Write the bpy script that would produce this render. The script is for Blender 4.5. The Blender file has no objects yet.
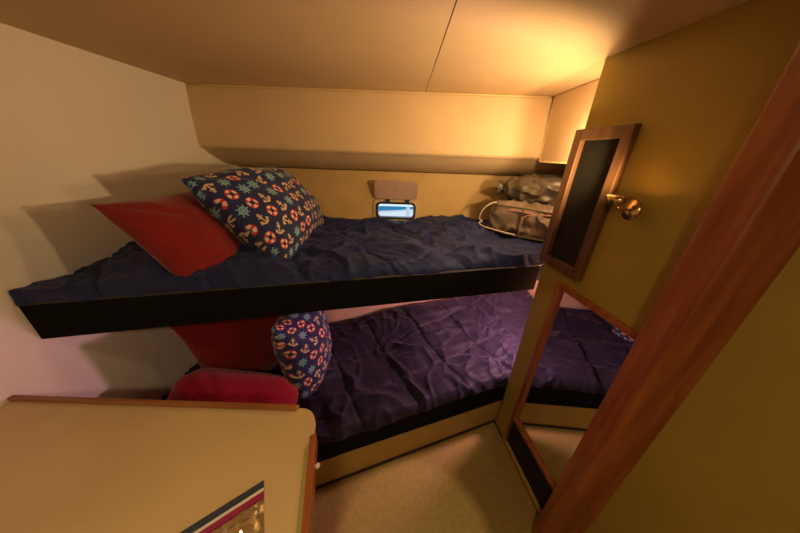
import bpy, bmesh, math, random
from mathutils import Vector, Matrix, noise
random.seed(7)
S = bpy.context.scene
COL = S.collection
PI = math.pi

# ------------------------------------------------------------------ materials
def mat(name, col, rough=.6, spec=.5, metal=0., var=0., vscale=8., bump=0., bscale=60., sheen=0., detail=4.,
        emit=None, estr=0., trans=0., alpha=1., coat=0., attr=None):
    m = bpy.data.materials.new(name); m.use_nodes = True
    nt = m.node_tree; b = nt.nodes['Principled BSDF']
    b.inputs['Base Color'].default_value = (*col, 1)
    b.inputs['Roughness'].default_value = rough
    b.inputs['Specular IOR Level'].default_value = spec
    b.inputs['Metallic'].default_value = metal
    b.inputs['Sheen Weight'].default_value = sheen
    b.inputs['Transmission Weight'].default_value = trans
    b.inputs['Alpha'].default_value = alpha
    b.inputs['Coat Weight'].default_value = coat
    tc = nt.nodes.new('ShaderNodeTexCoord')
    if attr:
        a = nt.nodes.new('ShaderNodeAttribute'); a.attribute_name = attr
        nt.links.new(a.outputs['Color'], b.inputs['Base Color'])
    elif var:
        n = nt.nodes.new('ShaderNodeTexNoise'); n.inputs['Scale'].default_value = vscale
        n.inputs['Detail'].default_value = detail
        r = nt.nodes.new('ShaderNodeValToRGB')
        r.color_ramp.elements[0].position = .3; r.color_ramp.elements[1].position = .7
        r.color_ramp.elements[0].color = (*[c*(1-var) for c in col], 1)
        r.color_ramp.elements[1].color = (*[min(1, c*(1+var)) for c in col], 1)
        nt.links.new(tc.outputs['Object'], n.inputs['Vector'])
        nt.links.new(n.outputs['Fac'], r.inputs['Fac']); nt.links.new(r.outputs['Color'], b.inputs['Base Color'])
    if bump:
        n2 = nt.nodes.new('ShaderNodeTexNoise'); n2.inputs['Scale'].default_value = bscale
        n2.inputs['Detail'].default_value = 3
        bp = nt.nodes.new('ShaderNodeBump'); bp.inputs['Strength'].default_value = bump
        bp.inputs['Distance'].default_value = .004
        nt.links.new(tc.outputs['Object'], n2.inputs['Vector'])
        nt.links.new(n2.outputs['Fac'], bp.inputs['Height']); nt.links.new(bp.outputs['Normal'], b.inputs['Normal'])
    if emit:
        b.inputs['Emission Color'].default_value = (*emit, 1); b.inputs['Emission Strength'].default_value = estr
    return m

def wood(name, c1, c2, rough=.35, axis='Z'):
    m = mat(name, c1, rough, coat=.3)
    nt = m.node_tree; b = nt.nodes['Principled BSDF']
    tc = nt.nodes.new('ShaderNodeTexCoord'); mp = nt.nodes.new('ShaderNodeMapping')
    mp.inputs['Scale'].default_value = {'Z': (40, 40, 3), 'Y': (40, 3, 40), 'X': (3, 40, 40)}[axis]
    n = nt.nodes.new('ShaderNodeTexNoise'); n.inputs['Scale'].default_value = 1.; n.inputs['Detail'].default_value = 6
    r = nt.nodes.new('ShaderNodeValToRGB')
    r.color_ramp.elements[0].color = (*c1, 1); r.color_ramp.elements[1].color = (*c2, 1)
    r.color_ramp.elements[0].position = .35; r.color_ramp.elements[1].position = .65
    nt.links.new(tc.outputs['Object'], mp.inputs['Vector']); nt.links.new(mp.outputs['Vector'], n.inputs['Vector'])
    nt.links.new(n.outputs['Fac'], r.inputs['Fac']); nt.links.new(r.outputs['Color'], b.inputs['Base Color'])
    return m

M = {}
M['headliner'] = mat('headliner_vinyl', (.62, .46, .27), .75, .25, var=.05, vscale=3, bump=.12, bscale=260)
M['soffit'] = mat('soffit_vinyl', (.74, .57, .33), .62, .3, var=.05, vscale=4, bump=.18, bscale=220)
M['wallvinyl'] = mat('wall_vinyl', (.70, .49, .20), .6, .3, var=.07, vscale=5, bump=.15, bscale=240)
M['pinkwall'] = mat('liner_vinyl', (.70, .50, .34), .6, .3, var=.06, vscale=5, bump=.15, bscale=240)
M['gelcoat'] = mat('gelcoat', (.86, .84, .78), .4, .4, var=.02, vscale=3)
M['post'] = mat('panel_laminate', (.36, .255, .045), .5, .35, var=.05, vscale=6)
M['base'] = mat('base_laminate', (.50, .34, .10), .5, .35, var=.05, vscale=9)
M['piping'] = mat('piping_cream', (.80, .64, .32), .5)
M['carpet'] = mat('carpet', (.37, .275, .095), .95, .1, var=.10, vscale=45, bump=.7, bscale=420, detail=6)
M['groove'] = mat('dark_groove', (.035, .022, .012), .8)
M['navy'] = mat('navy_microfibre', (.018, .026, .092), .56, .28, var=.10, vscale=30, bump=.08, bscale=500, sheen=.16)
_b = M['navy'].node_tree.nodes['Principled BSDF']; _b.inputs['Sheen Tint'].default_value = (.45, .50, 1, 1); _b.inputs['Sheen Roughness'].default_value = .5; _b.inputs['Specular Tint'].default_value = (.55, .65, 1, 1)
M['navy_lamp_tint'] = mat('navy_microfibre_lamp_tint', (.015, .0135, .032), .62, .25, var=.10, vscale=30, bump=.08, bscale=500, sheen=.14)  # same navy fabric, purple cast of the pink lamp put into the colour
_b = M['navy_lamp_tint'].node_tree.nodes['Principled BSDF']; _b.inputs['Sheen Tint'].default_value = (.75, .6, 1, 1); _b.inputs['Sheen Roughness'].default_value = .5
M['black'] = mat('black_carpet_trim', (.006, .0065, .0035), .9, .15, bump=.5, bscale=500)
M['blackedge'] = mat('black_edge_piping', (.045, .05, .02), .7)
M['red'] = mat('red_fabric', (.22, .012, .012), .85, .2, var=.12, vscale=14, bump=.3, bscale=400, sheen=.3)
M['crimson'] = mat('crimson_fabric', (.30, .003, .022), .85, .2, var=.08, vscale=14, bump=.3, bscale=400, sheen=.3)
M['pattern'] = mat('nautical_print', (.03, .03, .06), .75, .25, bump=.15, bscale=500, attr='print', sheen=.15)
M['counter'] = mat('counter_laminate', (.68, .53, .27), .35, .5, var=.05, vscale=5)
M['counteredge'] = mat('rail_inner', (.40, .37, .12), .4, .5)
M['teak'] = wood('teak', (.22, .055, .015), (.36, .11, .03))
M['teakY'] = wood('teak_long', (.26, .065, .015), (.42, .13, .035), axis='Y')
M['teakX'] = wood('teak_cross', (.26, .10, .03), (.40, .17, .05), axis='X')
M['darkwood'] = wood('dark_wood', (.10, .045, .018), (.17, .08, .03))
M['louver'] = mat('dark_panel', (.016, .014, .008), .7, .2)
M['mirror'] = mat('mirror_glass', (.80, .80, .78), .02, .5, metal=1.)
M['chrome'] = mat('chrome', (.75, .73, .70), .2, metal=1.)
M['brass'] = mat('brass', (.70, .50, .20), .25, metal=1.)
M['bulb'] = mat('bulb', (1, .9, .7), .4, emit=(1, .70, .36), estr=8)
M['shade'] = mat('white_plastic', (.85, .82, .75), .4)
M['gasket'] = mat('gasket', (.03, .032, .036), .5)
M['flange'] = mat('flange_plastic', (.74, .58, .32), .45)
M['lid'] = mat('smoked_acrylic', (.62, .44, .36), .30, .5, var=.05, vscale=20)
M['bagdark'] = mat('bag_nylon_dark', (.10, .085, .065), .40, .6, var=.25, vscale=18, bump=.3, bscale=200)
M['bagtaupe'] = mat('bag_nylon_taupe', (.20, .150, .112), .42, .55, var=.12, vscale=14, bump=.25, bscale=260)
M['bagolive'] = mat('bag_canvas_olive', (.055, .05, .028), .8, .2, var=.2, vscale=14)
M['bagpink'] = mat('bag_piping', (.42, .22, .17), .6)
M['cord'] = mat('cord', (.62, .54, .42), .7)
M['knob'] = mat('knob_plastic', (.85, .72, .62), .35)
M['zipblue'] = mat('zip_blue', (.05, .07, .10), .3)
M['zipmagenta'] = mat('zip_magenta', (.35, .03, .10), .35)
M['hullwhite'] = mat('hull_white', (.85, .87, .9), .3)
M['hullblue'] = mat('hull_blue', (.004, .20, .40), .3)
M['water'] = mat('water', (.02, .06, .08), .08)
M['piling'] = mat('piling', (.62, .66, .72), .6, var=.2)

def plastic_film():
    m = bpy.data.materials.new('clear_film'); m.use_nodes = True
    nt = m.node_tree; nt.nodes.clear()
    o = nt.nodes.new('ShaderNodeOutputMaterial'); mx = nt.nodes.new('ShaderNodeMixShader')
    t = nt.nodes.new('ShaderNodeBsdfTransparent'); g = nt.nodes.new('ShaderNodeBsdfGlossy')
    t.inputs['Color'].default_value = (.88, .85, .78, 1); g.inputs['Roughness'].default_value = .12
    g.inputs['Color'].default_value = (1, .95, .8, 1)
    mx.inputs[0].default_value = .38
    nt.links.new(t.outputs[0], mx.inputs[1]); nt.links.new(g.outputs[0], mx.inputs[2])
    nt.links.new(mx.outputs[0], o.inputs[0]); return m
def pane_glass():
    m = bpy.data.materials.new('pane_glass'); m.use_nodes = True
    nt = m.node_tree; nt.nodes.clear()
    o = nt.nodes.new('ShaderNodeOutputMaterial'); mx = nt.nodes.new('ShaderNodeMixShader')
    t = nt.nodes.new('ShaderNodeBsdfTransparent'); g = nt.nodes.new('ShaderNodeBsdfGlossy')
    t.inputs['Color'].default_value = (.96, .98, 1, 1); g.inputs['Roughness'].default_value = .01
    mx.inputs[0].default_value = .05
    nt.links.new(t.outputs[0], mx.inputs[1]); nt.links.new(g.outputs[0], mx.inputs[2])
    nt.links.new(mx.outputs[0], o.inputs[0]); return m
M['film'] = plastic_film(); M['glass'] = pane_glass()

# ------------------------------------------------------------------ helpers
def link(name, bm, m, parent=None, smooth=False):
    me = bpy.data.meshes.new(name)
    bmesh.ops.recalc_face_normals(bm, faces=bm.faces)
    bm.to_mesh(me); bm.free()
    me.materials.append(m)
    if smooth:
        for p in me.polygons: p.use_smooth = True
    o = bpy.data.objects.new(name, me); COL.objects.link(o)
    if parent: o.parent = parent
    return o
def thing(name, label, cat, group=None, loc=None):
    o = bpy.data.objects.new(name, None); COL.objects.link(o)
    o.empty_display_size = .05
    if loc: o.location = loc
    return tag(o, label, cat, group)
def tag(o, label, cat, group=None, kind=None):
    o['label'] = label; o['category'] = cat
    if group: o['group'] = group
    if kind: o['kind'] = kind
    return o
def struct(o): o['kind'] = 'structure'; return o
def keep(o, parent):            # parent without moving a mesh built in world space
    o.parent = parent
    o.location = o.location - parent.location
    return o

def hexa(bm, P):                # 8 corners: bottom 4 (ccw), top 4
    v = [bm.verts.new(p) for p in P]
    for f in ((0, 3, 2, 1), (4, 5, 6, 7), (0, 1, 5, 4), (1, 2, 6, 5), (2, 3, 7, 6), (3, 0, 4, 7)):
        bm.faces.new([v[i] for i in f])
    return v
def box(bm, x0, x1, y0, y1, z0, z1):
    return hexa(bm, [(x0, y0, z0), (x1, y0, z0), (x1, y1, z0), (x0, y1, z0), (x0, y0, z1), (x1, y0, z1), (x1, y1, z1), (x0, y1, z1)])
def bev(bm, w=.004, seg=2):
    bmesh.ops.bevel(bm, geom=list(bm.edges), offset=w, segments=seg, profile=.6, affect='EDGES', clamp_overlap=True)
def boxobj(name, m, x0, x1, y0, y1, z0, z1, parent=None, b=0.):
    bm = bmesh.new(); box(bm, x0, x1, y0, y1, z0, z1)
    if b: bev(bm, b)
    return link(name, bm, m, parent)
def prism(bm, pts, z0, z1):
    a = [bm.verts.new((x, y, z0)) for x, y in pts]; b = [bm.verts.new((x, y, z1)) for x, y in pts]
    n = len(pts)
    bm.faces.new(a); bm.faces.new(b)
    for i in range(n): bm.faces.new((a[i], a[(i+1) % n], b[(i+1) % n], b[i]))
def extrude_x(bm, prof, x0, x1):          # closed profile of (y, z)
    a = [bm.verts.new((x0, y, z)) for y, z in prof]; b = [bm.verts.new((x1, y, z)) for y, z in prof]
    n = len(prof)
    bm.faces.new(a); bm.faces.new(b)
    for i in range(n): bm.faces.new((a[i], a[(i+1) % n], b[(i+1) % n], b[i]))
def tube(bm, pts, r, seg=8, closed=False):
    pts = [Vector(p) for p in pts]; n = len(pts); rings = []
    up = Vector((0, 0, 1))
    for i, p in enumerate(pts):
        if closed: t = pts[(i+1) % n] - pts[i-1]
        else: t = pts[min(i+1, n-1)] - pts[max(i-1, 0)]
        t.normalize()
        u = up - t*up.dot(t)
        if u.length < .1: u = Vector((1, 0, 0)) - t*t.x
        u.normalize(); w = t.cross(u)
        rr = r[i] if isinstance(r, (list, tuple)) else r
        rings.append([bm.verts.new(p + (u*math.cos(2*PI*k/seg) + w*math.sin(2*PI*k/seg))*rr) for k in range(seg)])
    m = n if closed else n-1
    for i in range(m):
        A, B = rings[i], rings[(i+1) % n]
        for k in range(seg): bm.faces.new((A[k], A[(k+1) % seg], B[(k+1) % seg], B[k]))
    if not closed: bm.faces.new(rings[0]); bm.faces.new(rings[-1])
def lathe(bm, prof, c, axis='Z', seg=24):
    rings = []
    for r, h in prof:
        ring = []
        for k in range(seg):
            a = 2*PI*k/seg; x, y = r*math.cos(a), r*math.sin(a)
            p = {'Z': (x, y, h), 'Y': (x, h, y), 'X': (h, x, y)}[axis]
            ring.append(bm.verts.new(Vector(p) + Vector(c)))
        rings.append(ring)
    for A, B in zip(rings, rings[1:]):
        for k in range(seg): bm.faces.new((A[k], A[(k+1) % seg], B[(k+1) % seg], B[k]))
    bm.faces.new(rings[0]); bm.faces.new(rings[-1])
def smoothpath(pts, n=8):
    P = [Vector(p) for p in pts]; out = []
    for i in range(len(P)-1):
        p0, p1, p2, p3 = P[max(i-1, 0)], P[i], P[i+1], P[min(i+2, len(P)-1)]
        for k in range(n):
            t = k/n
            out.append(.5*((2*p1) + (p2-p0)*t + (2*p0-5*p1+4*p2-p3)*t*t + (3*p1-p0-3*p2+p3)*t**3))
    out.append(P[-1]); return out
def rrect(x0, x1, z0, z1, r, seg=6):
    out = []
    for cx, cz, a0 in ((x1-r, z1-r, 0), (x0+r, z1-r, 90), (x0+r, z0+r, 180), (x1-r, z0+r, 270)):
        for k in range(seg+1):
            a = math.radians(a0 + 90*k/seg); out.append((cx+r*math.cos(a), cz+r*math.sin(a)))
    return out
def ring_xz(bm, outer, inner, y0, y1):    # frame in the XZ plane between y0 and y1
    n = len(outer)
    A = [bm.verts.new((x, y0, z)) for x, z in outer]; B = [bm.verts.new((x, y0, z)) for x, z in inner]
    C = [bm.verts.new((x, y1, z)) for x, z in outer]; D = [bm.verts.new((x, y1, z)) for x, z in inner]
    for i in range(n):
        j = (i+1) % n
        bm.faces.new((A[i], A[j], B[j], B[i])); bm.faces.new((C[i], C[j], D[j], D[i]))
        bm.faces.new((A[i], A[j], C[j], C[i])); bm.faces.new((B[i], B[j], D[j], D[i]))
def fbm(x, y, z=0., o=3):
    v = 0; a = 1.
    for i in range(o):
        v += a*noise.noise(Vector((x, y, z+i*7.1))); x *= 2.03; y *= 2.03; z *= 2.03; a *= .5
    return v
def smooth01(t): t = max(0., min(1., t)); return t*t*(3-2*t)

# ------------------------------------------------------------------ key dimensions
ZC = 1.80                       # ceiling
XL, XR = -1.14, 1.16
YB = 1.80                       # back wall, upper berth level
YF = -1.45
PX, PY = .628, 1.0              # corner of the locker bulkhead
def wx(y): return PX + (PY-y)*.1445       # face of the right bulkhead

# ------------------------------------------------------------------ room shell
bm = bmesh.new(); box(bm, XL-.05, XR+.25, YF-.05, 2.15, -.06, 0); struct(link('floor', bm, M['carpet']))
bm = bmesh.new(); box(bm, XL-.05, .0985, YF-.05, YB+.1, ZC, ZC+.06); box(bm, .1015, XR+.25, YF-.05, YB+.1, ZC, ZC+.06)
box(bm, .0985, .1015, YF-.05, YB+.1, ZC+.004, ZC+.06)
struct(link('ceiling', bm, M['headliner']))
boxobj('ceiling_seam', M['groove'], .0987, .1013, YF, 1.53, ZC+.0005, ZC+.003)['kind'] = 'structure'
struct(boxobj('wall_left', M['gelcoat'], XL-.08, XL, YF-.05, 2.15, 0, ZC))
struct(boxobj('wall_rear', M['gelcoat'], XL, wx(YF)+.1, YF-.08, YF, 0, ZC))
# back wall with the portlight opening
HX0, HX1, HZ0, HZ1 = -.181, .091, 1.075, 1.184
bm = bmesh.new()
box(bm, XL, HX0, YB, YB+.05, .93, ZC); box(bm, HX1, XR+.1, YB, YB+.05, .93, ZC)
box(bm, HX0, HX1, YB, YB+.05, .93, HZ0); box(bm, HX0, HX1, YB, YB+.05, HZ1, ZC)
struct(link('wall_back', bm, M['wallvinyl']))
# hull liner behind the lower berth (runs aslant)
bm = bmesh.new()
def ly(x): return 1.62 + .268*(x+.0)+.0
prism(bm, [(XL, ly(XL)), (XR+.05, ly(XR+.05)), (XR+.05, ly(XR)+.15), (XL, ly(XL)+.15)], 0, .95)
struct(link('wall_lower_hull', bm, M['pinkwall']))
struct(boxobj('wall_berth_end', M['pinkwall'], XR, XR+.1, PY, 2.15, 0, ZC))
# right bulkhead / locker block
bm = bmesh.new()
prism(bm, [(wx(YF), YF), (1.4, YF), (1.4, PY), (PX+.012, PY), (PX, PY-.012)], 0, ZC)
struct(link('wall_right', bm, M['post']))
# soffit (padded) along the back
bm = bmesh.new()
prof = [(YB, ZC), (1.535, ZC), (1.522, ZC-.012), (1.508, 1.66), (1.500, 1.53), (1.503, 1.512), (1.512, 1.502), (1.53, 1.495)]
for k in range(1, 9):
    t = k/8; prof.append((1.53+.27*t, 1.495 - .098*t - .022*math.sin(PI*t)))
extrude_x(bm, prof, XL, XR)
o = struct(link('trim_1', bm, M['soffit'])); o.name = 'trim_1'
bm = bmesh.new()
tube(bm, smoothpath([(XL, 1.528, ZC-.004), (-.4, 1.531, ZC-.004), (.2, 1.53, ZC-.004), (.757, 1.527, ZC-.004)], 6), .0042)
struct(link('trim_2', bm, M['piping'], smooth=True))
bm = bmesh.new(); tube(bm, [(XL, 1.797, 1.397), (XR, 1.797, 1.397)], .004); struct(link('trim_3', bm, M['groove']))
# soffit on the right side over the berth foot
bm = bmesh.new(); box(bm, .757, XR, PY, 1.50, 1.487, ZC); bev(bm, .008, 3)
struct(link('trim_4', bm, M['soffit']))
bm = bmesh.new()
tube(bm, [(.756, 1.5, ZC-.005), (.756, 1.499, 1.495), (.757, 1.49, 1.489), (.757, 1.02, 1.489)], .004)
struct(link('trim_5', bm, M['piping'], smooth=True))
# dark caulk line at the floor
bm = bmesh.new()
def fb(x): return .782 + .3735*x*1.0      # y of the lower berth front at x
fy = lambda x: .646 + (x+.357)*.3705
hexa(bm, [(XL, fy(XL)-.010, 0), (PX, fy(PX)-.010, 0), (PX, fy(PX), 0), (XL, fy(XL), 0),
          (XL, fy(XL)-.008, .010), (PX, fy(PX)-.008, .010), (PX, fy(PX), .010), (XL, fy(XL), .010)])
struct(link('baseboard_berth', bm, M['groove']))
bm = bmesh.new()
prism(bm, [(wx(PY)-.008, PY), (wx(.515)-.008, .515), (wx(.515), .515), (wx(PY), PY)], 0, .010)
struct(link('baseboard_right', bm, M['groove']))

# ------------------------------------------------------------------ portlight
W = struct(bpy.data.objects.new('window_1', None)); COL.objects.link(W); W.location = (-.04, YB, 1.12)
def wkid(name, bm, m, smooth=False, parent=None):
    o = link(name, bm, m, None, smooth); keep(o, W); return o
bm = bmesh.new(); ring_xz(bm, rrect(-.206, .128, 1.036, 1.208, .040), rrect(-.182, .092, 1.074, 1.184, .030), YB-.012, YB-.0005)
wkid('window_frame', bm, M['flange'])
bm = bmesh.new(); ring_xz(bm, rrect(-.189, .099, 1.067, 1.191, .034), rrect(-.173, .083, 1.082, 1.176, .022), YB-.018, YB+.02)
wkid('window_gasket', bm, M['gasket'])
bm = bmesh.new(); box(bm, -.185, .095, YB+.012, YB+.018, 1.072, 1.187); wkid('glass_pane', bm, M['glass'])
bm = bmesh.new()
for sx in (-.130, .045):
    lathe(bm, [(.0, -.0185), (.006, -.0185), (.006, -.012), (0, -.012)], (sx, YB, 1.056), 'Y', 10)
for sx in (-.199, .119): lathe(bm, [(.0, -.014), (.003, -.014), (.003, -.010), (0, -.010)], (sx, YB, 1.12), 'Y', 8)
wkid('frame_screw', bm, M['gasket'])
# hinged cover, swung up and tilted out from the wall
bm = bmesh.new()
pts = rrect(-.148, .148, 0, .142, .026)
A = [bm.verts.new((x, 0, z)) for x, z in pts]; B = [bm.verts.new((x, .007, z)) for x, z in pts]
bm.faces.new(A); bm.faces.new(B)
for i in range(len(pts)): j = (i+1) % len(pts); bm.faces.new((A[i], A[j], B[j], B[i]))
ring_xz(bm, rrect(-.143, .143, .005, .137, .023), rrect(-.137, .137, .011, .131, .019), -.003, .0005)
R = Matrix.Translation((-.045, YB-.026, 1.212)) @ Matrix.Rotation(math.radians(25), 4, 'X')
bmesh.ops.transform(bm, matrix=R, verts=bm.verts)
lid = wkid('window_cover', bm, M['lid'])
for sx in (-.105, .035):
    bm = bmesh.new(); tube(bm, [(sx-.018, YB-.019, 1.206), (sx+.018, YB-.019, 1.206)], .006)
    box(bm, sx-.014, sx+.014, YB-.024, YB-.012, 1.192, 1.206)
    wkid('window_hinge', bm, M['gasket'])

# ------------------------------------------------------------------ outside
bm = bmesh.new(); box(bm, -8, 8, 2.4, 14, -.9, -.85); o = link('water', bm, M['water']); struct(o)
boat = thing('neighbouring_boat', 'white boat hull with a bright blue stripe seen through the small window', 'boat', loc=(0, 4.6, 0))
bm = bmesh.new()
secs = [(-3.2, .10), (-2, .30), (-.8, .36), (.5, .33), (1.6, .2), (2.6, -.15), (3.1, -.5)]
prev = None
hullpts = []
for x, bul in secs:
    row = []
    for z, off in ((-.9, .35), (-.4, .12), (0, .03), (.5, 0), (.8, 0)):
        row.append(bm.verts.new((x, -bul-.0+off+.36, z)))
    for z in (.8, -.9): row.append(bm.verts.new((x, 1.6, z)))
    if prev:
        for k in range(7): bm.faces.new((prev[k], prev[(k+1) % 7], row[(k+1) % 7], row[k]))
    prev = row; hullpts.append((x, -bul+.36))
bmesh.ops.holes_fill(bm, edges=bm.edges)
link('hull', bm, M['hullwhite'], boat, True)
bm = bmesh.new()                        # tapering stripe along the sheer
stripe = [(-3.2, .40, .62), (-2, .46, .62), (-.48, .533, .622), (.26, .588, .626), (.8, .615, .634), (1.6, .650, .645)]
prev = None
import bisect
def hy(x):
    for (x0, y0), (x1, y1) in zip(hullpts, hullpts[1:]):
        if x0 <= x <= x1: return y0+(y1-y0)*(x-x0)/(x1-x0)
    return hullpts[-1][1]
for x, z0, z1 in stripe:
    y = hy(x)-.02
    row = [bm.verts.new((x, y, z0)), bm.verts.new((x, y, z1)), bm.verts.new((x, y+.02, z1)), bm.verts.new((x, y+.02, z0))]
    if prev:
        for k in range(4): bm.faces.new((prev[k], prev[(k+1) % 4], row[(k+1) % 4], row[k]))
    prev = row
link('hull_stripe', bm, M['hullblue'], boat)
fd = thing('boat_fender', 'pale grey fender hanging beside the blue striped hull outside the window', 'fender', loc=(.10, 4.05, .54))
bm = bmesh.new()
lathe(bm, [(.012, .21), (.024, .19), (.036, .15), (.038, .0), (.036, -.10), (.024, -.14), (.012, -.15)], (0, 0, 0), 'Z', 16)
link('fender_body', bm, M['piling'], fd, True)
bm = bmesh.new(); tube(bm, [(0, 0, .19), (.0, .18, .262)], .012); link('fender_rope', bm, M['cord'], fd)

# ------------------------------------------------------------------ upper berth
def uy(x): return .883 + .2475*x          # front edge of the upper berth
ub = thing('upper_bunk', 'upper bunk platform with a black fabric covered front board', 'bunk', loc=(0, 1.3, .93))
xe = PX+.026
bm = bmesh.new()
hexa(bm, [(XL, uy(XL)-.0, .925), (xe, uy(xe), .925), (xe, uy(xe)+.035, .925), (XL, uy(XL)+.035, .925),
          (XL, uy(XL), 1.056), (xe, uy(xe), 1.056), (xe, uy(xe)+.035, 1.056), (XL, uy(XL)+.035, 1.056)])
bev(bm, .003)
keep(link('front_board', bm, M['black']), ub)
bm = bmesh.new(); tube(bm, [(XL, uy(XL)+.002, 1.056), (xe, uy(xe)+.002, 1.056)], .0045)
keep(link('edge_piping', bm, M['blackedge'], None, True), ub)
bm = bmesh.new()
prism(bm, [(XL, uy(XL)+.036), (xe, uy(xe)+.036), (XR, uy(XR)+.02), (XR, YB-.001), (XL, YB-.001)], .955, 1.03)
keep(link('platform', bm, M['black']), ub)

def seams(x, y, a0, sp, ox, oy):
    """distance to the two families of quilting seams, with coordinates along them"""
    ca, sa = math.cos(a0), math.sin(a0)
    X = (x-ox)*ca + (y-oy)*sa; Y = -(x-ox)*sa + (y-oy)*ca
    X += .012*fbm(x*4, y*4, 3.3, 2); Y += .012*fbm(x*4, y*4, 9.3, 2)
    dx = abs((X/sp - round(X/sp))*sp); dy = abs((Y/sp - round(Y/sp))*sp)
    return dx, dy, X, Y
def wrinkle(x, y, seed, a0, sp, ox, oy, amp):
    dx, dy, X, Y = seams(x, y, a0, sp, ox, oy)
    h = .015*min(1, dx/.12)**.55*min(1, dy/.12)**.55                # puffed diamonds
    h -= .010*math.exp(-(dx/.006)**2) + .010*math.exp(-(dy/.006)**2)  # stitched valley
    # puckers that run away from each seam
    if dx < .14: h += amp*.0060*noise.noise(Vector((Y*21, X*5, seed)))*math.exp(-dx/.09)
    if dy < .14: h += amp*.0060*noise.noise(Vector((X*21, Y*5, seed+5)))*math.exp(-dy/.09)
    if dx < .2: h += amp*.0026*noise.noise(Vector((Y*46, X*9, seed+31)))*math.exp(-dx/.12)
    if dy < .2: h += amp*.0026*noise.noise(Vector((X*46, Y*9, seed+35)))*math.exp(-dy/.12)
    # long soft creases
    w = fbm(x*1.7, y*1.7, seed+11, 2)
    r = 1-abs(noise.noise(Vector((x*2.6+w*1.0, y*6.5+w*1.2, seed+2)))*1.6); h += amp*.014*(max(0, r-.60)/.40)**2
    r2 = 1-abs(noise.noise(Vector((x*7+w*1.5, y*5-w*1.2, seed+8)))*1.6); h += amp*.008*(max(0, r2-.58)/.42)**2
    r3 = 1-abs(noise.noise(Vector((x*9+w*2, y*17-w*3, seed+17)))*1.7); h += amp*.005*(max(0, r3-.6)/.4)**2*smooth01(.5+2*w)
    h += amp*.010*noise.noise(Vector((x*4, y*4, seed+3)))
    return h

def comforter(name, nx, ny, x0, x1, front, back, ztop, zbase, r, seed, a0, sp, ox, oy, amp, endr=.08, endl=None, m='navy'):
    """front(x), back(x): plan edges; ztop(x,y): soft surface; rolled front edge of radius r down to zbase"""
    bm = bmesh.new(); G = []
    for i in range(nx+1):
        x = x0 + (x1-x0)*i/nx
        f, b = front(x), back(x); row = []
        f += .010*fbm(x*4, seed, 1, 2)
        for j in range(ny+1):
            u = j/ny
            # front roll takes the first part of the rows
            k = .16
            if u < k:
                t = u/k; a = t*PI/2
                d = r*(1-math.cos(a)); hh = math.sin(a)
            else:
                t = (u-k)/(1-k); d = r + (b-f-r)*t; hh = 1.
            y = f + d
            zt = ztop(x, y)
            e = min(1., (x1-x)/endr) if x1-x < endr else 1.
            if endl and x-x0 < endl: e = min(e, (x-x0)/endl)
            e = math.sqrt(max(0., 1-(1-e)**2))
            e2 = min(1., (b-y)/.05); e2 = .55+.45*math.sqrt(max(0., 1-(1-e2)**2))
            z = zbase + (zt-zbase)*hh*e*e2
            wr = (.25+.75*smooth01((b-y)/.12)) * wrinkle(x, y + (z-zt)*.6 if u < k else y, seed, a0, sp, ox, oy, amp)
            if u < k:
                out = math.cos(a)
                y -= wr*out*.5 + .002*out*math.sin(x*22+3*fbm(x*3, 2, seed))*hh*amp
                z += wr*math.sin(a)*min(1, hh*2)
            else:
                z += wr*min(e, e2)
            row.append(bm.verts.new((x, y, z)))
        G.append(row)
    for i in range(nx):
        for j in range(ny):
            bm.faces.new((G[i][j], G[i+1][j], G[i+1][j+1], G[i][j+1]))
    # underside
    per = [G[i][0] for i in range(nx+1)] + [G[nx][j] for j in range(1, ny+1)] + [G[i][ny] for i in range(nx-1, -1, -1)] + [G[0][j] for j in range(ny-1, 0, -1)]
    low = [bm.verts.new((v.co.x, v.co.y, zbase-.002)) for v in per]
    n = len(per)
    for i in range(n): bm.faces.new((per[i], per[(i+1) % n], low[(i+1) % n], low[i]))
    bm.faces.new(low)
    return link(name, bm, M[m], None, True)

def zup(x, y):
    z = 1.094
    z += .008*smooth01((x-.1)/.5)*smooth01((y-1.1)/.6)           # higher towards the foot
    z -= .016*smooth01((y-1.45)/.3)
    z -= .036*math.exp(-((x+.03)/.20)**2)*smooth01((y-1.35)/.3)   # dip under the portlight
    z -= .022*smooth01((y-1.2)/.5)*smooth01((-.1-x)/.3)
    z += .010*math.exp(-((x-.30)/.25)**2 - ((y-1.6)/.2)**2)
    z += .022*fbm(x*2.3, y*2.3, 4, 2)
    return z
o = comforter('upper_comforter', 300, 170, XL+.005, XR-.005, lambda x: uy(x)+.006, lambda x: YB-.008, zup, 1.058, .045,
              4., math.radians(38), .29, .02, 1.28, 1.6)
o.name = 'comforter'
tag(o, 'rumpled navy quilted comforter spread over the upper bunk under the small window', 'comforter', 'navy quilted comforters')

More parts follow.
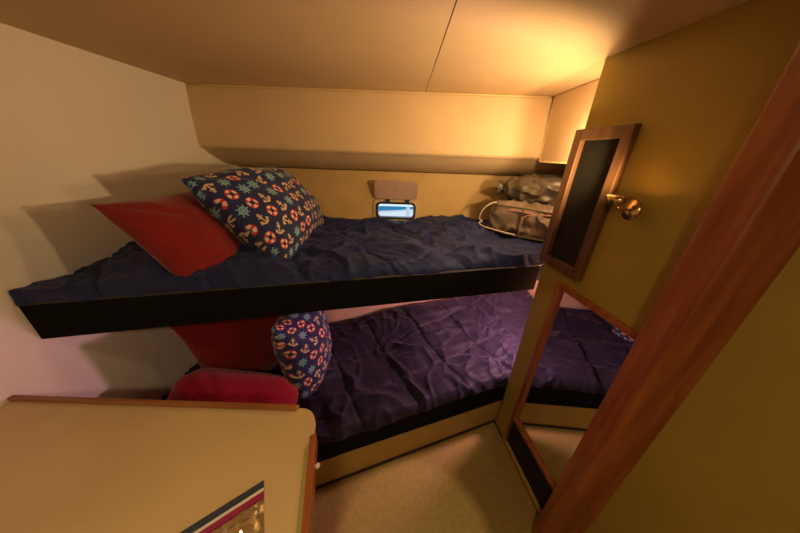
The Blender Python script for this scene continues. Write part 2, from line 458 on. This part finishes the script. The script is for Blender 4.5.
# ------------------------------------------------------------------ lower berth
lb = thing('lower_bunk', 'lower bunk base with a low tan front panel standing on the carpet', 'bunk', loc=(0, 1.1, 0))
bm = bmesh.new()
xe = .625
hexa(bm, [(XL, fy(XL), 0), (xe, fy(xe), 0), (xe, fy(xe)+.02, 0), (XL, fy(XL)+.02, 0),
          (XL, fy(XL), .19), (xe, fy(xe), .19), (xe, fy(xe)+.02, .19), (XL, fy(XL)+.02, .19)])
keep(link('front_panel', bm, M['base']), lb)
bm = bmesh.new()
prism(bm, [(XL, fy(XL)+.021), (.62, fy(.62)+.021), (XR-.002, fy(.62)+.021+.02), (XR-.002, ly(XR)-.002), (XL, ly(XL)-.002)], .02, .185)
keep(link('berth_box', bm, M['base']), lb)
mt = bmesh.new()
prism(mt, [(XL+.004, fy(XL)+.006), (.615, fy(.615)+.006), (XR-.02, fy(.62)+.06), (XR-.02, ly(XR)-.03), (XL+.004, ly(XL)-.03)],   .192, .325); bev(mt, .012, 3)
o = link('mattress', mt, M['black']); tag(o, 'black covered mattress edge between the tan base and the navy comforter', 'mattress')
def zlow(x, y):
    z = .362 + .014*fbm(x*2.6, y*2.6, 9, 2)
    z += .088*smooth01((x+.50)/.7)*smooth01((y-(ly(x)-.45))/.40) + .035*smooth01((x-.3)/.6)
    return z
def lfront(x): return max(fy(x) + .004, 1.012 if x > .60 else -9)
def lfront(x): return fy(x)+.004 if x < .62 else fy(.62)+.004+(x-.62)*.1
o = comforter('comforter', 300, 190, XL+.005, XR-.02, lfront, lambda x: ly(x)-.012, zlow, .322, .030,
              21., math.radians(30), .285, -.253, 1.475, 1.4, endr=.07, m='navy_lamp_tint')
tag(o, 'navy quilted comforter, lamp tint painted into its colour, with diamond stitching over the lower bunk mattress', 'comforter', 'navy quilted comforters')

# ------------------------------------------------------------------ printed pillows
NAVY = (.020, .030, .11); CREAM = (.72, .55, .32); TEAL = (.26, .52, .60); REDC = (.62, .035, .05); WHT = (.80, .64, .48)
def seg(px, py, ax, ay, bx, by):
    vx, vy = bx-ax, by-ay; t = max(0, min(1, ((px-ax)*vx+(py-ay)*vy)/(vx*vx+vy*vy)))
    return math.hypot(px-ax-t*vx, py-ay-t*vy)
def motif(kind, x, y):          # x, y in units of the motif radius
    r = math.hypot(x, y)
    if r > 1.15: return None
    a = math.atan2(y, x)
    if kind == 0:               # anchor
        w = .12
        if seg(x, y, 0, -.8, 0, .6) < w: return CREAM
        if seg(x, y, -.38, .38, .38, .38) < w*.85: return CREAM
        if abs(math.hypot(x, y-.78)-.17) < .085: return CREAM
        if abs(math.hypot(x, y+.12)-.72) < .13 and y < -.28: return CREAM
        for s in (-1, 1):
            if seg(x, y, s*.68, -.22, s*.86, -.52) < .12 or seg(x, y, s*.68, -.22, s*.46, -.45) < .10: return CREAM
        return None
    if kind == 1:               # lifebuoy
        if .42 < r < .92: return REDC if (math.degrees(a)+22) % 90 < 40 else WHT
        if .92 <= r < 1.0: return REDC
        return None
    # ship's wheel
    if abs(r-.58) < .10 or r < .17: return TEAL
    k = (math.degrees(a) % 45); k = min(k, 45-k)
    if r < 1.0 and r*math.sin(math.radians(k)) < .065: return TEAL
    if .86 < r < 1.02 and r*math.sin(math.radians(k)) < .11: return TEAL
    return None
def printcol(u, v, seed, pitch=.066, R=.0250):
    gx = u/pitch; gy = v/pitch
    ci = math.floor(gy)
    best = None
    for dj in (-1, 0, 1):
        jj = ci+dj
        off = .5*(jj & 1)
        ii0 = math.floor(gx-off)
        for di in (-1, 0, 1):
            ii = ii0+di
            rnd = random.Random(ii*7919 + jj*104729 + seed)
            cx = (ii+.5+off+(rnd.random()-.5)*.16)*pitch; cy = (jj+.5+(rnd.random()-.5)*.16)*pitch
            kind = (ii + 2*jj + (rnd.random() > .8)) % 3
            ang = (rnd.random()-.5)*1.9 + (PI if rnd.random() > .75 else 0)
            dx, dy = u-cx, v-cy
            if dx*dx+dy*dy > (R*1.15)**2: continue
            ca, sa = math.cos(ang), math.sin(ang)
            c = motif(kind, (dx*ca+dy*sa)/R, (-dx*sa+dy*ca)/R)
            if c: best = c
    return best or NAVY

def pillow(name, w, h, t, M4, m, seed, n=60, printed=False, puff=1., pinch=.06, tips=.03):
    """a stuffed cushion: local X width, Y height, Z thickness, seam round the rim"""
    bm = bmesh.new(); side = []
    cl = bm.verts.layers.float_color.new('print') if printed else None
    def shape(u, v, s):
        e = (max(0, 1-abs(u)**2.6)**.55)*(max(0, 1-abs(v)**2.6)**.55)
        px = 1 - pinch*(1-abs(v)**2)**1*0 - pinch*(1-v*v)      # sides pull in between the corners
        py = 1 - pinch*(1-u*u)
        x = u*w/2*px*(1+tips*(abs(u*v))**5); y = v*h/2*py*(1+tips*(abs(u*v))**5)
        k = fbm(x*5+seed, y*5, s*3., 2)*.12
        z = s*t/2*e*puff*(1+k)
        rim = (max(abs(u), abs(v)))**4
        z += .010*fbm(x*9, y*9, seed+s, 2)*e + .006*noise.noise(Vector((math.atan2(v, u)*7, seed, s)))*rim*(1-rim)*4
        # diagonal pulls from the corners
        d = abs(abs(u)-abs(v)); z -= s*.010*math.exp(-(d/.10)**2)*(abs(u*v))**.8*(1-abs(u*v))*2
        return Vector((x, y, z))
    grids = []
    for s in (1, -1):
        nn = n if s == 1 or not printed else n
        G = []
        for i in range(nn+1):
            row = []
            for j in range(nn+1):
                u = -1+2*i/nn; v = -1+2*j/nn
                u = math.sin(u*PI/2)*.25+u*.75; v = math.sin(v*PI/2)*.25+v*.75
                if s == -1 and (i in (0, nn) or j in (0, nn)): row.append(grids[0][i][j]); continue
                p = shape(u, v, s)
                q = bm.verts.new(p)
                if cl: q[cl] = (*printcol(math.copysign(w/2*(abs(u)+.28*abs(u)**5), u)+(0 if s > 0 else .37), math.copysign(h/2*(abs(v)+.28*abs(v)**5), v), seed), 1)
                row.append(q)
            G.append(row)
        grids.append(G)
        for i in range(nn):
            for j in range(nn): bm.faces.new((G[i][j], G[i+1][j], G[i+1][j+1], G[i][j+1]))
    bmesh.ops.transform(bm, matrix=M4, verts=bm.verts)
    o = link(name, bm, m, None, True)
    return o
def frame(c, xdir, ydir):
    X = Vector(xdir).normalized(); Y = Vector(ydir); Y = (Y - X*Y.dot(X)).normalized(); Z = X.cross(Y)
    m = Matrix((X, Y, Z)).transposed().to_4x4(); m.translation = Vector(c); return m

o = pillow('pillow', .66, .46, .32, frame((-.640, 1.235, 1.228), (.05, -.99, 0), (-.66, .0, .75)), M['pattern'], 3, 330, True)
tag(o, 'large navy pillow printed with anchors, ship wheels and lifebuoys on the upper bunk', 'pillow', 'nautical print pillows')
o = pillow('pillow', .38, .50, .22, frame((-.480, 1.0, .575), (-.05, -.99, .0), (-.12, .0, .98)), M['pattern'], 11, 300, True)
tag(o, 'navy nautical print pillow standing on the lower bunk beside red pillows', 'pillow', 'nautical print pillows')
o = pillow('pillow', .42, .36, .17, frame((-.80, .93, 1.19), (-.05, -.99, 0), (-.60, .0, .80)), M['red'], 5, 60)
tag(o, 'rust red pillow peeking out behind the nautical pillow on the upper bunk', 'pillow', 'plain red pillows')
o = pillow('pillow', .50, .50, .20, frame((-.80, 1.03, .57), (-.35, -.93, .0), (-.25, .05, .95)), M['red'], 6, 60)
tag(o, 'dark red pillow upright in the shade behind the crimson one, lower bunk', 'pillow', 'plain red pillows')
o = pillow('pillow', .50, .32, .19, frame((-.700, .70, .468), (1, .16, -.30), (0, .62, .76)), M['crimson'], 8, 60, tips=-.28, pinch=.0, puff=1.25)
tag(o, 'bright crimson pillow leaning just behind the tan counter, lower bunk', 'pillow', 'plain red pillows')

# ------------------------------------------------------------------ bags
def sack(bm, c, ax, L, D, H, seed, crease=1., n=70, m=46, pw=2.6, taper=0., crinkle=0.):
    """soft bag body: rounded box around c, long axis ax (plan angle)"""
    ca, sa = math.cos(ax), math.sin(ax); G = []
    for i in range(n+1):
        u = -1+2*i/n; u2 = math.copysign(abs(u)**.7, u)
        e = max(0., 1-abs(u2)**3.4)**(1/2.4)
        row = []
        for j in range(m):
            a = 2*PI*j/m; cy, cz = math.cos(a), math.sin(a)
            k = (abs(cy)**pw + abs(cz)**pw)**(-1/pw)
            x = u2*L/2; y = cy*k*D/2*e*(1-taper*u2); z = cz*k*H/2*(e**.7)*(1-taper*u2*.6)
            wv = Vector((x*6, y*6, z*6+seed))
            f = 1-abs(noise.noise(wv*1.4)+.5*noise.noise(wv*2.9))
            d = crease*(.020*(max(0, f-.5)/.5)**2 - .008 + .010*noise.noise(wv*.7))
            if crinkle:
                for q, am in ((3.1, .011), (6.3, .006), (11., .003)):
                    d += crinkle*am*(max(0, 1-abs(noise.noise(Vector((x*6*q*.5, y*4*q, z*5*q+seed)))*2.2))-.4)
            nrm = Vector((u2*.4, cy, cz)).normalized()
            p = Vector((x, y, z)) + nrm*d*e
            if p.z < -H/2: p.z = -H/2
            row.append(bm.verts.new((c[0]+p.x*ca-p.y*sa, c[1]+p.x*sa+p.y*ca, c[2]+p.z)))
        G.append(row)
    for i in range(n):
        for j in range(m):
            bm.faces.new((G[i][j], G[i+1][j], G[i+1][(j+1) % m], G[i][(j+1) % m]))
    bmesh.ops.remove_doubles(bm, verts=bm.verts, dist=1e-6)
AX = math.atan2(-.50, .86)
def bagpt(base, l, d, z): return (base[0]+l*math.cos(AX)-d*math.sin(AX), base[1]+l*math.sin(AX)+d*math.cos(AX), z)
B1 = (.822, 1.400, 1.190)
bp_ = thing('backpack', 'taupe nylon backpack with pink piping and a white drawcord, on the upper bunk', 'bag', loc=(B1[0], B1[1], 1.10))
bm = bmesh.new(); sack(bm, (B1[0]-.03, B1[1]+.01, B1[2]), AX, .55, .33, .185, 3., 1.3, 110, 80, 4.5, 0., .22)
keep(link('bag_body', bm, M['bagtaupe'], None, True), bp_)
bm = bmesh.new(); sack(bm, (B1[0], B1[1], 1.128), AX, .50, .33, .045, 8., .4, 60, 40, 3.)
keep(link('bag_base', bm, M['bagolive'], None, True), bp_)
# front pocket
bm = bmesh.new(); pc = bagpt(B1, .05, -.150, 1.178); sack(bm, pc, AX, .30, .09, .130, 15., 1.5, 70, 60, 4., 0., .25)
keep(link('bag_pocket', bm, M['bagtaupe'], None, True), bp_)
bm = bmesh.new()
tube(bm, smoothpath([bagpt(B1, -.27, -.10, 1.235), bagpt(B1, -.16, -.165, 1.246), bagpt(B1, 0, -.172, 1.240), bagpt(B1, .10, -.168, 1.262), bagpt(B1, .2, -.13, 1.245)]), .0045)
tube(bm, smoothpath([bagpt(B1, -.105, -.182, 1.120), bagpt(B1, -.107, -.190, 1.18), bagpt(B1, -.085, -.178, 1.232), bagpt(B1, .06, -.182, 1.245), bagpt(B1, .18, -.16, 1.232)]), .003)
keep(link('bag_piping', bm, M['bagpink'], None, True), bp_)
bm = bmesh.new()
tube(bm, smoothpath([bagpt(B1, -.25, -.10, 1.268), bagpt(B1, -.29, -.11, 1.262), bagpt(B1, -.33, -.11, 1.22), bagpt(B1, -.345, -.10, 1.165),
                     bagpt(B1, -.325, -.11, 1.152), bagpt(B1, -.34, -.11, 1.140), bagpt(B1, -.31, -.15, 1.133), bagpt(B1, -.22, -.195, 1.132), bagpt(B1, -.12, -.22, 1.129)]), .0042)
keep(link('drawcord', bm, M['cord'], None, True), bp_)
bm = bmesh.new()
tube(bm, smoothpath([bagpt(B1, -.262, -.15, 1.262), bagpt(B1, -.10, -.172, 1.262), bagpt(B1, .02, -.176, 1.255), bagpt(B1, .2, -.166, 1.268)]), .0035)
tube(bm, smoothpath([bagpt(B1, -.115, -.186, 1.13), bagpt(B1, -.118, -.182, 1.20), bagpt(B1, -.112, -.170, 1.262)]), .0035)
keep(link('bag_seam', bm, M['bagolive'], None, True), bp_)
bm = bmesh.new()        # shoulder strap lying along the foot of the bag
sp_ = smoothpath([bagpt(B1, -.30, -.08, 1.14), bagpt(B1, -.27, -.16, 1.12), bagpt(B1, -.12, -.205, 1.116), bagpt(B1, .05, -.20, 1.114), bagpt(B1, .2, -.17, 1.12)])
prev = None
for p in sp_:
    row = [bm.verts.new((p.x, p.y, p.z)), bm.verts.new((p.x, p.y, p.z+.006)), bm.verts.new((p.x+.018, p.y+.03, p.z+.012)), bm.verts.new((p.x+.018, p.y+.03, p.z+.004))]
    if prev:
        for k in range(4): bm.faces.new((prev[k], prev[(k+1) % 4], row[(k+1) % 4], row[k]))
    prev = row
keep(link('shoulder_strap', bm, M['bagolive'], None, True), bp_)
B2 = (.838, 1.43, 1.333)
dk = thing('drawstring_sack', 'crinkled dark grey nylon sack lying on top of the taupe backpack', 'bag', loc=(B2[0], B2[1], 1.27))
bm = bmesh.new(); sack(bm, (B2[0]+.01, B2[1], B2[2]+.008), AX, .54, .34, .150, 31., 1.2, 110, 80, 2.8, -.20, .75)
keep(link('sack_body', bm, M['bagdark'], None, True), dk)
bm = bmesh.new()        # gathered mouth
c0 = bagpt(B2, -.235, -.02, 1.335); G = []
for k in range(7):
    t = k/6; row = []
    for j in range(28):
        a = 2*PI*j/28; rr = (.026 - .008*math.sin(t*PI) + .012*t)*(1+.22*math.sin(a*7+k))
        q = bagpt(c0, -.05*t, rr*math.cos(a)*1.4, 0)
        row.append(bm.verts.new((q[0], q[1], c0[2]+rr*math.sin(a)+.006*t)))
    G.append(row)
for A, Bq in zip(G, G[1:]):
    for j in range(28): bm.faces.new((A[j], A[(j+1) % 28], Bq[(j+1) % 28], Bq[j]))
bm.faces.new(G[0]); bm.faces.new(G[-1])
keep(link('sack_mouth', bm, M['bagdark'], None, True), dk)

# ------------------------------------------------------------------ counter
ct = thing('counter', 'tan laminate counter with teak edge rails and a rounded corner', 'counter', loc=(-.6, .1, .8))
CZ = .80
# right edge: (x, y): leans outward toward the viewer
E0 = (-.217, .405); E1 = (-.171, .224)
def ex(y): return E0[0] + (E1[0]-E0[0])*(E0[1]-y)/(E0[1]-E1[1])
bkY = .488
corner = []
cr = .052; cx0, cy0 = ex(.43)-cr-.002, bkY-cr
for k in range(9):
    a = math.radians(90-85*k/8); corner.append((cx0+cr*math.cos(a), cy0+cr*math.sin(a)))
pts = [(XL, bkY)] + corner + [(ex(-.35), -.35), (XL, -.35)]
bm = bmesh.new(); prism(bm, pts, CZ-.022, CZ); keep(link('countertop', bm, M['counter']), ct)
bm = bmesh.new(); prism(bm, [(XL, bkY-.012), (-.292, bkY-.012), (-.285, bkY+.002), (XL, bkY+.002)], CZ, CZ+.014); bev(bm, .003)
keep(link('edge_rail', bm, M['teakX']), ct)
ys = [.405, .385, -.35]
bm = bmesh.new(); bmo = bmesh.new()
prism(bm, [(ex(.398)-.004, .398), (ex(-.35)-.004, -.35), (ex(-.35)-.019, -.35), (ex(.372)-.019, .372)], CZ+.0005, CZ+.008)
keep(link('rail_inner_strip', bm, M['counteredge']), ct)
bm = bmesh.new()
prism(bm, [(ex(.405)+.008, .410), (ex(-.35)+.008, -.35), (ex(-.35)-.007, -.35), (ex(.405)-.007, .402)], CZ-.03, CZ+.016); bev(bm, .003)
keep(link('edge_rail', bm, M['teakY']), ct)
bm = bmesh.new()
hexa(bm, [(XL, -.33, 0), (-.62, -.33, 0), (-.62, fy(-.62)-.12, 0), (XL, fy(XL)-.12, 0), (XL, -.33, CZ-.022), (-.42, -.33, CZ-.022), (-.42, .27, CZ-.022), (XL, .27, CZ-.022)])
keep(link('cabinet_body', bm, M['base']), ct)
bm = bmesh.new(); lathe(bm, [(0, 0), (.004, 0), (.004, .004), (.0065, .006), (.0065, .010), (.003, .013), (0, .013)], (ex(.345)+.007, .345, CZ-.008), 'X', 14)
k = keep(link('knob', bm, M['knob'], None, True), ct); k['label'] = 'small pale round catch'
# zip bag
zb = thing('zip_bag', 'clear plastic zip bag with a dark blue top lying on the counter', 'bag', loc=(-.36, .2, CZ))
bm = bmesh.new(); G = []
zA = Vector((-.298, .306)); zdir = Vector((-.80, -.60)).normalized(); zdn = Vector((.47, -.88)).normalized()
def zp(a, b, z): q = zA + zdir*a + zdn*b; return (q.x, q.y, CZ+z)
for i in range(31):
    row = []
    for j in range(41):
        a, b = .16*i/30, .034+.19*j/40
        e = min(1, i/3, (30-i)/3, j/2, (40-j)/3)
        row.append(bm.verts.new(zp(a, b, .004+e*(.012+.010*abs(noise.noise(Vector((a*38, b*38, 1))))+.007*noise.noise(Vector((a*90, b*60, 3)))))))
    G.append(row)
for i in range(30):
    for j in range(40): bm.faces.new((G[i][j], G[i+1][j], G[i+1][j+1], G[i][j+1]))
keep(link('bag_film', bm, M['film'], None, True), zb)
def strip(name, b0, b1, z, m):
    bm = bmesh.new(); P = [zp(0, b0, .002), zp(.16, b0, .002), zp(.16, b1, .002), zp(0, b1, .002)]
    hexa(bm, P + [(p[0], p[1], p[2]+z) for p in P]); keep(link(name, bm, m), zb)
strip('top_band', 0, .014, .004, M['zipblue']); strip('clear_band', 0.0145, .0215, .003, M['shade']); strip('zip_seal', 0.022, .034, .005, M['zipmagenta'])

# ------------------------------------------------------------------ right bulkhead fittings
def onw(y, off, z): # point off the bulkhead face into the room
    n = Vector((-1, -.1445)).normalized(); return (wx(y)+n.x*off, y+n.y*off, z)
def slab(bm, y0, y1, z0, z1, o0, o1):
    hexa(bm, [onw(y1, o0, z0), onw(y1, o1, z0), onw(y0, o1, z0), onw(y0, o0, z0), onw(y1, o0, z1), onw(y1, o1, z1), onw(y0, o1, z1), onw(y0, o0, z1)])
ymr0, ymr1 = .53, .872
mr = thing('wall_mirror', 'wood-framed mirror on the right bulkhead reflecting the lower bunk', 'mirror', loc=(.70, .7, .6))
fw = .022
for nm, a in (('frame_stile', (ymr1-fw, ymr1, .235, 1.06)), ('frame_stile', (ymr0, ymr0+fw, .235, 1.06)), ('frame_rail', (ymr0+fw, ymr1-fw, .235, .235+fw)), ('frame_rail', (ymr0+fw, ymr1-fw, 1.04, 1.06))):
    bm = bmesh.new(); slab(bm, a[0], a[1], a[2], a[3], 0, .018); bev(bm, .002); keep(link(nm, bm, M['teak']), mr)
bm = bmesh.new(); slab(bm, ymr0+fw, ymr1-fw, .235+fw, 1.04, 0, .006); keep(link('mirror_glass', bm, M['mirror']), mr)
lp = thing('locker_panel', 'dark recessed locker panel with a wooden edge below the mirror', 'panel', loc=(.70, .7, .15))
bm = bmesh.new(); slab(bm, ymr0, ymr1-.008, .045, .232, 0, .005)
keep(link('dark_panel', bm, M['louver']), lp)
bm = bmesh.new(); slab(bm, ymr1-.008, ymr1+.008, .045, .25, 0, .012); keep(link('panel_edge', bm, M['darkwood']), lp)
kb = boxobj('baseboard_locker', M['piping'], 0, .01, 0, .01, 0, .01); bpy.data.objects.remove(kb)
bm = bmesh.new(); slab(bm, ymr0, ymr1+.02, .012, .040, 0, .010); struct(link('baseboard_locker', bm, M['base']))
uc = thing('wall_locker_door', 'small wood-framed dark locker door high on the right bulkhead', 'locker', loc=(.63, .9, 1.25))
for nm, a in (('door_stile', (1.0-.035, 1.0-.001, 1.105, 1.60)), ('door_stile', (.79, .82, 1.105, 1.60)), ('door_rail', (.82, .965, 1.105, 1.14)), ('door_rail', (.82, .965, 1.565, 1.60))):
    bm = bmesh.new(); slab(bm, a[0], a[1], a[2], a[3], 0, .024); bev(bm, .002); keep(link(nm, bm, M['darkwood']), uc)
bm = bmesh.new(); slab(bm, .82, .965, 1.14, 1.565, 0, .006); keep(link('door_panel', bm, M['louver']), uc)
# near door jamb
bm = bmesh.new(); hexa(bm, [(.622, .515, 0), (.622, .44, 0), (wx(.42)+.01, .42, 0), (wx(.515)+.01, .528, 0),
                            (.622, .515, ZC), (.622, .44, ZC), (wx(.42)+.01, .42, ZC), (wx(.515)+.01, .528, ZC)])
bev(bm, .008, 3); struct(link('trim_6', bm, M['teak']))

# ------------------------------------------------------------------ lamps
def pt(name, loc, power, col, rad=.03, parent=None):
    l = bpy.data.lights.new(name, 'POINT'); l.energy = power; l.color = col; l.shadow_soft_size = rad
    o = bpy.data.objects.new(name, l); COL.objects.link(o); o.location = loc; return o
def reading_lamp(x, z, label, lz):
    t = thing('reading_lamp', label, 'lamp', 'reading lamps on the locker bulkhead', loc=(x, PY, z))
    bm = bmesh.new(); lathe(bm, [(0, 0), (.03, 0), (.03, .006), (.012, .012), (0, .012)], (0, 0, 0), 'Y', 20); link('lamp_base', bm, M['brass'], t, True)
    bm = bmesh.new(); tube(bm, [(0, .01, 0), (0, .03, 0), (0, .04, .008)], .005); link('lamp_arm', bm, M['brass'], t, True)
    bm = bmesh.new(); lathe(bm, [(.010, .016), (.018, .014), (.022, -.002), (.021, -.002), (.016, .012), (.010, .014)], (0, .05, .0), 'Z', 20); link('lamp_shade', bm, M['brass'], t, True)
    return t
reading_lamp(.695, 1.575, 'brass reading lamp behind the bulkhead corner over the upper bunk', 0)
reading_lamp(.76, .86, 'brass reading lamp behind the bulkhead corner over the lower bunk', 0)
WARM = (1, .66, .33)
pt('upper_lamp_light', (.69, 1.09, 1.55), 5.0, (1, .64, .32), .022)
pt('lower_lamp_light', (.80, 1.12, .80), 27, (1, .47, .58), .03)
dl = thing('ceiling_light', 'round ceiling light over the standing space behind the viewer', 'lamp', loc=(-.05, -.35, ZC))
bm = bmesh.new(); lathe(bm, [(0, 0), (.085, 0), (.085, -.012), (.07, -.02), (0, -.02)], (0, 0, 0), 'Z', 28); link('lamp_housing', bm, M['shade'], dl, True)
bm = bmesh.new(); lathe(bm, [(0, -.020), (.06, -.021), (.05, -.032), (0, -.036)], (0, 0, 0), 'Z', 28); link('lamp_diffuser', bm, M['bulb'], dl, True)
l = bpy.data.lights.new('ceiling_light_glow', 'AREA'); l.shape = 'DISK'; l.size = .12; l.energy = 5.8; l.color = (1, .70, .37)
o = bpy.data.objects.new('ceiling_light_glow', l); COL.objects.link(o); o.location = (-.05, -.35, ZC-.045)
sp = bpy.data.lights.new('floor_spot', 'SPOT'); sp.energy = 30; sp.color = (1, .70, .44); sp.spot_size = math.radians(22); sp.spot_blend = .12; sp.shadow_soft_size = .03  # added spot standing in for light through the doorway on the carpet
o = bpy.data.objects.new('floor_spot', sp); COL.objects.link(o); o.location = (.12, .12, ZC-.03)
o.rotation_euler = (Vector((.10, .42, 0))-o.location).to_track_quat('-Z', 'Y').to_euler()
u = bpy.data.lights.new('fill_spot', 'SPOT'); u.energy = 27; u.color = (1, .64, .32); u.spot_size = math.radians(128); u.spot_blend = .6; u.shadow_soft_size = .03  # added fill spot that evens out the light on soffit and ceiling
SC = Vector((wx(.70)-.075, .70, 1.43))
o = bpy.data.objects.new('fill_spot', u); COL.objects.link(o); o.location = SC
o.rotation_euler = (Vector((-.10, 1.5, 1.60))-o.location).to_track_quat('-Z', 'Y').to_euler()
sc = thing('fill_sconce', 'small brass sconce added as fill light on the right bulkhead beside the small locker door', 'lamp', loc=(wx(.70), .70, 1.38))
bm = bmesh.new(); lathe(bm, [(0, -.026), (.028, -.026), (.028, -.032), (0, -.036)], (0, 0, 0), 'X', 20); link('lamp_base', bm, M['brass'], sc, True)
bm = bmesh.new(); tube(bm, [(-.03, 0, 0), (-.060, 0, -.004), (-.072, 0, .010)], .005); link('lamp_arm', bm, M['brass'], sc, True)
bm = bmesh.new(); lathe(bm, [(.006, .008), (.020, .014), (.030, .036), (.028, .036), (.018, .018), (.006, .012)], (-.075, 0, 0), 'Z', 20); link('lamp_shade', bm, M['brass'], sc, True)
ds = thing('patch_light', 'small added ceiling fitting standing in for doorway light on the cabin sole', 'lamp', loc=(.12, .12, ZC))
bm = bmesh.new(); lathe(bm, [(.028, 0), (.036, 0), (.036, -.004), (.028, -.006)], (0, 0, 0), 'Z', 24); link('lamp_ring', bm, M['chrome'], ds, True)

# ------------------------------------------------------------------ world, camera, view
w = bpy.data.worlds.new('World'); S.world = w; w.use_nodes = True
nt = w.node_tree; bg = nt.nodes['Background']
bg.inputs[0].default_value = (.78, .90, 1, 1); bg.inputs[1].default_value = 1.9

cam = bpy.data.cameras.new('camera'); co = bpy.data.objects.new('camera', cam); COL.objects.link(co); S.camera = co
cam.sensor_width = 36; cam.lens = 245/800*36; cam.clip_start = .02
p, r = math.radians(24.5), math.radians(2.0)
fwd = Vector((0, math.cos(p), -math.sin(p))); up = Vector((0, math.sin(p), math.cos(p))); rt = Vector((1, 0, 0))
rt2 = rt*math.cos(r) + up*math.sin(r); up2 = -rt*math.sin(r) + up*math.cos(r)
m = Matrix((rt2, up2, -fwd)).transposed().to_4x4(); m.translation = (0, 0, 1.5); co.matrix_world = m

v = S.view_settings; v.view_transform = 'Standard'; v.look = 'None'; v.gamma = 1; v.use_curve_mapping = False; v.exposure = 0
S.cycles.max_bounces = 8
S.cycles.use_denoising = True
